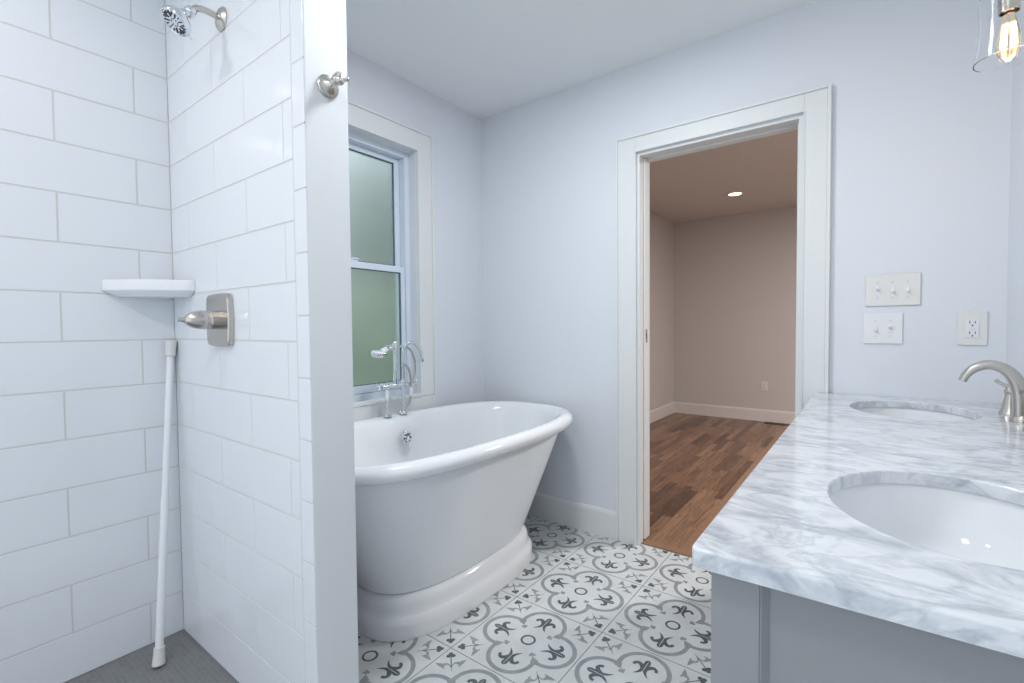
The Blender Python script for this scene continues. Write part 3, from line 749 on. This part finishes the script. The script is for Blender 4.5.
t, w, h = plate('light_switch', 'ivory triple toggle switch plate on the back wall, upper of two', 2.010, 2.180, 1.228, 1.352, 'light switch', plate_m, .004); toggles(t, (-.046, 0, .046), (1, -1, -1))
t, w, h = plate('light_switch', 'white double toggle switch plate on the back wall, below the triple one', 2.006, 2.128, 1.080, 1.200, 'light switch', plate2_m, .002); toggles(t, (-.023, .023), (-1, 1))
def duplex(t, m, gfci=True, sc=1.0):
    bb = BM(); box(bb, -.017, .017, -.009, -.005, -.034, .034, .001); dv = obj('receptacle', bb, m, t)
    bb = BM()
    for z in (-.019, .019):
        box(bb, -.0085, -.0062, -.0094, -.0088, z - .001, z + .008); box(bb, .0062, .0085, -.0094, -.0088, z - .001, z + .007)
        lathe(bb, [(.0026, 0), (.0026, .0006), (.0001, .0006)], (0, -.0089, z - .008), (0, -1, 0), 12)
    obj('slot', bb, slot_m, dv)
    if gfci:
        bb = BM(); box(bb, -.007, -.001, -.0105, -.0088, -.003, .003, .0005); box(bb, .001, .007, -.0105, -.0088, -.003, .003, .0005); obj('test_button', bb, plate_m, dv)
t, w, h = plate('wall_outlet', 'ivory wall outlet plate on the back wall above the far sink faucet', 2.283, 2.362, 1.078, 1.200, 'outlet', plate_m, .002); duplex(t, plate2_m)
t = thing('wall_outlet', 'small dim outlet low on the far wall through the doorway', 'outlet', (1.022, 3.9495, 0.425))
b = BM(); box(b, -.036, .036, -.006, 0, -.058, .058, .002); obj('cover_plate', b, trim_w, t); duplex(t, trim_w, False)

# floor register and downlight in the next room
t = thing('floor_register', 'dark floor vent by the far baseboard through the doorway', 'floor vent', (1.20, 3.86, 0.0035))
b = BM(); box(b, -.155, .155, -.05, -.042, 0, .005, .001); box(b, -.155, .155, .042, .05, 0, .005, .001); box(b, -.155, -.147, -.042, .042, 0, .005, .001); box(b, .147, .155, -.042, .042, 0, .005, .001)
obj('frame', b, mat('register_bronze', (.06, .04, .03), .45, .3), t)
b = BM()
for k in range(20): box(b, -.142 + k * .0149, -.137 + k * .0149, -.042, .042, .0005, .004)
obj('louver', b, MATS['register_bronze'], t)
t = thing('recessed_ceiling_light', 'round recessed ceiling light glowing warm in the next room', 'ceiling light', (0.904, 2.928, H))
b = BM(); lathe(b, [(.062, -.004), (.064, -.009), (.082, -.009), (.090, -.004), (.090, 0), (.062, 0)], (0, 0, 0), (0, 0, 1), 40, False, False); obj('trim_ring', b, trim_w, t)
b = BM(); lathe(b, [(.001, -.008), (.03, -.008), (.055, -.006), (.0622, -.002), (.0622, -.001), (.001, -.001)], (0, 0, 0), (0, 0, 1), 32); obj('lens', b, led_m, t)

# ------------------------------------------------------------------ vanity light
LX, LY = 2.275, -0.80
vl_ = thing('vanity_light', 'clear glass shade wall light with glowing filament bulb at the top right', 'wall light', (XR, LY, 1.98))
dx = LX - XR
b = BM()
lathe(b, [(.001, 0), (.060, 0), (.060, .012), (.050, .02), (.001, .02)], (0, 0, .04), (-1, 0, 0), 32)
tube(b, catmull([(-.018, 0, .04), (-.06, 0, .06), (dx + .03, 0, .065), (dx, 0, .045), (dx, 0, .02)], 6), .009, 14)
obj('mounting_arm', b, nickel, vl_)
b = BM(); lathe(b, [(.010, .03), (.017, .022), (.019, .01), (.019, -.020), (.0200, -.022), (.0200, -.028), (.0188, -.030), (.0188, -.038), (.0200, -.040), (.0200, -.046), (.0188, -.048), (.0188, -.064), (.0165, -.064), (.0165, -.03), (.001, -.03)], (dx, 0, -.045), (0, 0, 1), 32)
obj('socket', b, nickel, vl_)
b = BM()
gp = [(.022, -.010), (.040, -.016), (.050, -.045), (.051, -.08), (.050, -.12), (.053, -.165), (.059, -.206)]
lathe(b, gp + [(r_ - .0022, h_) for r_, h_ in reversed(gp)], (dx, 0, -.008), (0, 0, 1), 48, False, False)
obj('glass_shade', b, clear_g, vl_)
b = BM(); lathe(b, [(.009, 0), (.010, -.015), (.015, -.035), (.0195, -.058), (.0215, -.078), (.019, -.096), (.012, -.109), (.004, -.114), (.001, -.1145)], (dx, 0, -.105), (0, 0, 1), 32)
bulb = obj('bulb', b, bulb_g, vl_)
b = BM()
for k in range(6):
    a = k * PI / 3; tube(b, [(dx + .006 * math.cos(a), .006 * math.sin(a), -.137), (dx + .009 * math.cos(a), .009 * math.sin(a), -.188)], .0014, 6)
obj('filament', b, fil_m, bulb)
pl_ = bpy.data.lights.new('bulb_glow', 'POINT'); pl_.energy = 1.2; pl_.color = (1, .68, .42); pl_.shadow_soft_size = .03
po = bpy.data.objects.new('bulb_glow', pl_); COL.objects.link(po); po.location = (LX, LY, 1.98 - .245)

# ------------------------------------------------------------------ shower fittings
# shower arm and head
t = thing('shower_fitting', 'chrome multi-jet shower head on a curved nickel arm, top left', 'shower head', (0.399, SY - .0005, 2.128))
b = BM(); lathe(b, [(.001, 0), (.036, 0), (.036, .003), (.028, .010), (.014, .014), (.012, .016)], (0, 0, 0), (0, -1, 0), 36); obj('flange', b, nickel, t)
b = BM(); ap = catmull([(0, -.005, 0), (0.004, -.030, .001), (0.006, -.055, -.001), (0.009, -.076, -.010), (0.013, -.092, -.026)], 8); tube(b, ap, .0095, 18); obj('arm', b, nickel, t)
hd = Vector((0, -.62, -.785)).normalized()
hp = Vector((.014, -.086, -.020))
b = BM()
lathe(b, [(.010 , 0), (.0145, .003), (.0155, .010), (.0155, .018), (.012, .022), (.015, .026), (.017, .032), (.021, .041), (.030, .051), (.037, .059), (.040, .064), (.0415, .069), (.0415, .075), (.039, .079), (.036, .0795), (.0345, .0775), (.001, .0775)], hp, hd, 48)
hh = obj('head', b, chrome, t)
d_, u_, v_ = frame(hd)
b = BM()
for k in range(18):
    a = 2 * PI * k / 18; r0 = .024 if k % 2 else .016
    rv = u_ * math.cos(a) + v_ * math.sin(a); tv = d_.cross(rv)
    c0 = hp + hd * .0778
    P = [c0 + rv * r0 - tv * .0009, c0 + rv * .032 - tv * .0015, c0 + rv * .032 + tv * .0015, c0 + rv * r0 + tv * .0009]
    lo = [b.verts.new(p) for p in P]; hi = [b.verts.new(p + hd * .002) for p in P]
    b.faces.new(hi); 
    for i in range(4): b.faces.new((lo[i], lo[(i + 1) % 4], hi[(i + 1) % 4], hi[i]))
for k in range(8):
    a = 2 * PI * k / 8; rv = u_ * math.cos(a) + v_ * math.sin(a); ball(b, hp + hd * .0778 + rv * .010, .0018, seg=8)
obj('nozzle', b, dark, hh)
b = BM(); rv = (Vector((0, 0, -1)) - hd * Vector((0, 0, -1)).dot(hd)).normalized()
tube(b, [hp + hd * .071 + rv * .039, hp + hd * .073 + rv * .053], [.004, .003], 10); obj('selector_lever', b, chrome, hh)

# valve
t = thing('shower_valve', 'brushed nickel square shower valve with pointed lever handle', 'shower valve', (0.343, SY - .0005, 1.190))
b = BM()
def plate_ring(w, h, y):
    P = []
    for i in range(48):
        a = 2 * PI * i / 48; c, s = math.cos(a), math.sin(a); e = 2 / 16
        x = w * math.copysign(abs(c) ** e, c); z = h * math.copysign(abs(s) ** e, s)
        P.append(Vector((x * (1 - .10 * (z / h) ** 2), y, z * (1 - .05 * (x / w) ** 2))))
    return P
rings_mesh(b, [plate_ring(.086, .086, 0), plate_ring(.087, .087, -.010), plate_ring(.085, .085, -.016), plate_ring(.082, .082, -.018)]); obj('escutcheon', b, nickel, t, sharp=30)
b = BM(); lathe(b, [(.030, .018), (.030, .040), (.028, .042), (.028, .05), (.030, .052), (.030, .060), (.0295, .066), (.027, .080), (.022, .094), (.015, .104), (.009, .108), (.001, .109)], (0, 0, 0), (0, -1, 0), 32)
hn = obj('handle', b, nickel, t)
b = BM(); tube(b, catmull([(0, -.095, 0), (-.002, -.106, .0), (-.004, -.116, .001), (-.006, -.124, .002)], 4), wlerp([.010, .0085, .0075, .0095], 13), 12); obj('lever_tip', b, nickel, hn)

# corner shelf
t = thing('corner_shelf', 'white ceramic corner shelf in the tiled shower corner', 'shelf', (SX, SY, 1.275))
b = BM()
LA, LB = 0.212, 0.205     # legs along the left wall (-y) and along the wing wall (+x)
def shelf_ring(s, z, sh=0):
    pts = [(0.001, -.001), (LB * s, -.001), (LB * s, -.024 - sh), (LB * s - .02, -.040 - sh)]
    for k in range(1, 8):
        q = k / 8; x = (LB * s - .03) * (1 - q) + .022 * q; y = -(.052 + sh) * (1 - q) - (LA * s - .012) * q
        bow = .022 * math.sin(PI * q); pts.append((x + bow * .7, y - bow * .7))
    pts += [(.022, -LA * s), (0.001, -LA * s)]
    return [Vector((x, y, z)) for x, y in pts]
rings_mesh(b, [shelf_ring(.78, 0), shelf_ring(.82, .002), shelf_ring(.985, .020), shelf_ring(1.0, .024), shelf_ring(1.0, .054), shelf_ring(.985, .058), shelf_ring(.95, .057), shelf_ring(.93, .044), shelf_ring(.4, .043)]); obj('tray', b, porc, t, sharp=50)

# leaning rod
A = Vector((0.080, -1.838, 0.006)); B_ = Vector((SX + .016, -1.728, 1.118))
dr = (B_ - A).normalized(); L = (B_ - A).length
t = thing('tension_rod', 'white shower curtain rod leaning in the shower corner', 'rod', A)
b = BM(); tube(b, [dr * .04, dr * (L * .5)], .0125, 20); tube(b, [dr * (L * .5), dr * (L - .03)], .0108, 20); obj('tube', b, rodm, t)
for c, dd in ((Vector((0, 0, 0)), dr), (dr * L, -dr)):
    b = BM(); lathe(b, [(.001, 0), (.0195, 0), (.0195, .004), (.0165, .040), (.0165, .056), (.013, .058)], c, dd, 24); obj('end_cap', b, cap_m, t)

# robe hook on the white end board
t = thing('robe_hook', 'brushed nickel robe hook on the white end of the shower wall', 'hook', (WX + .0005, -1.642, 1.805))
b = BM(); lathe(b, [(.001, 0), (.030, 0), (.031, .003), (.029, .006), (.027, .007), (.0265, .010), (.023, .012), (.019, .016), (.012, .022), (.009, .030), (.0085, .042)], (0, 0, 0), (1, 0, 0), 36); obj('rosette', b, nickel, t)
b = BM(); tube(b, [(.040, 0, 0), (.052, 0, 0)], [.009, .010], 16); ball(b, (.055, 0, 0), .0125, seg=16)
q = catmull([(.016, 0, .012), (.026, 0, .018), (.040, 0, .022), (.052, 0, .020), (.061, 0, .012), (.063, 0, .003)], 5); tube(b, q, .0036, 12)
q = catmull([(.060, 0, 0), (.070, 0, -.005), (.080, 0, -.007), (.088, 0, -.007)], 5); tube(b, q, wlerp([.0065, .0055, .005, .005], len(q)), 12); ball(b, q[-1], .0058, seg=14)
obj('hook_arm', b, nickel, t)
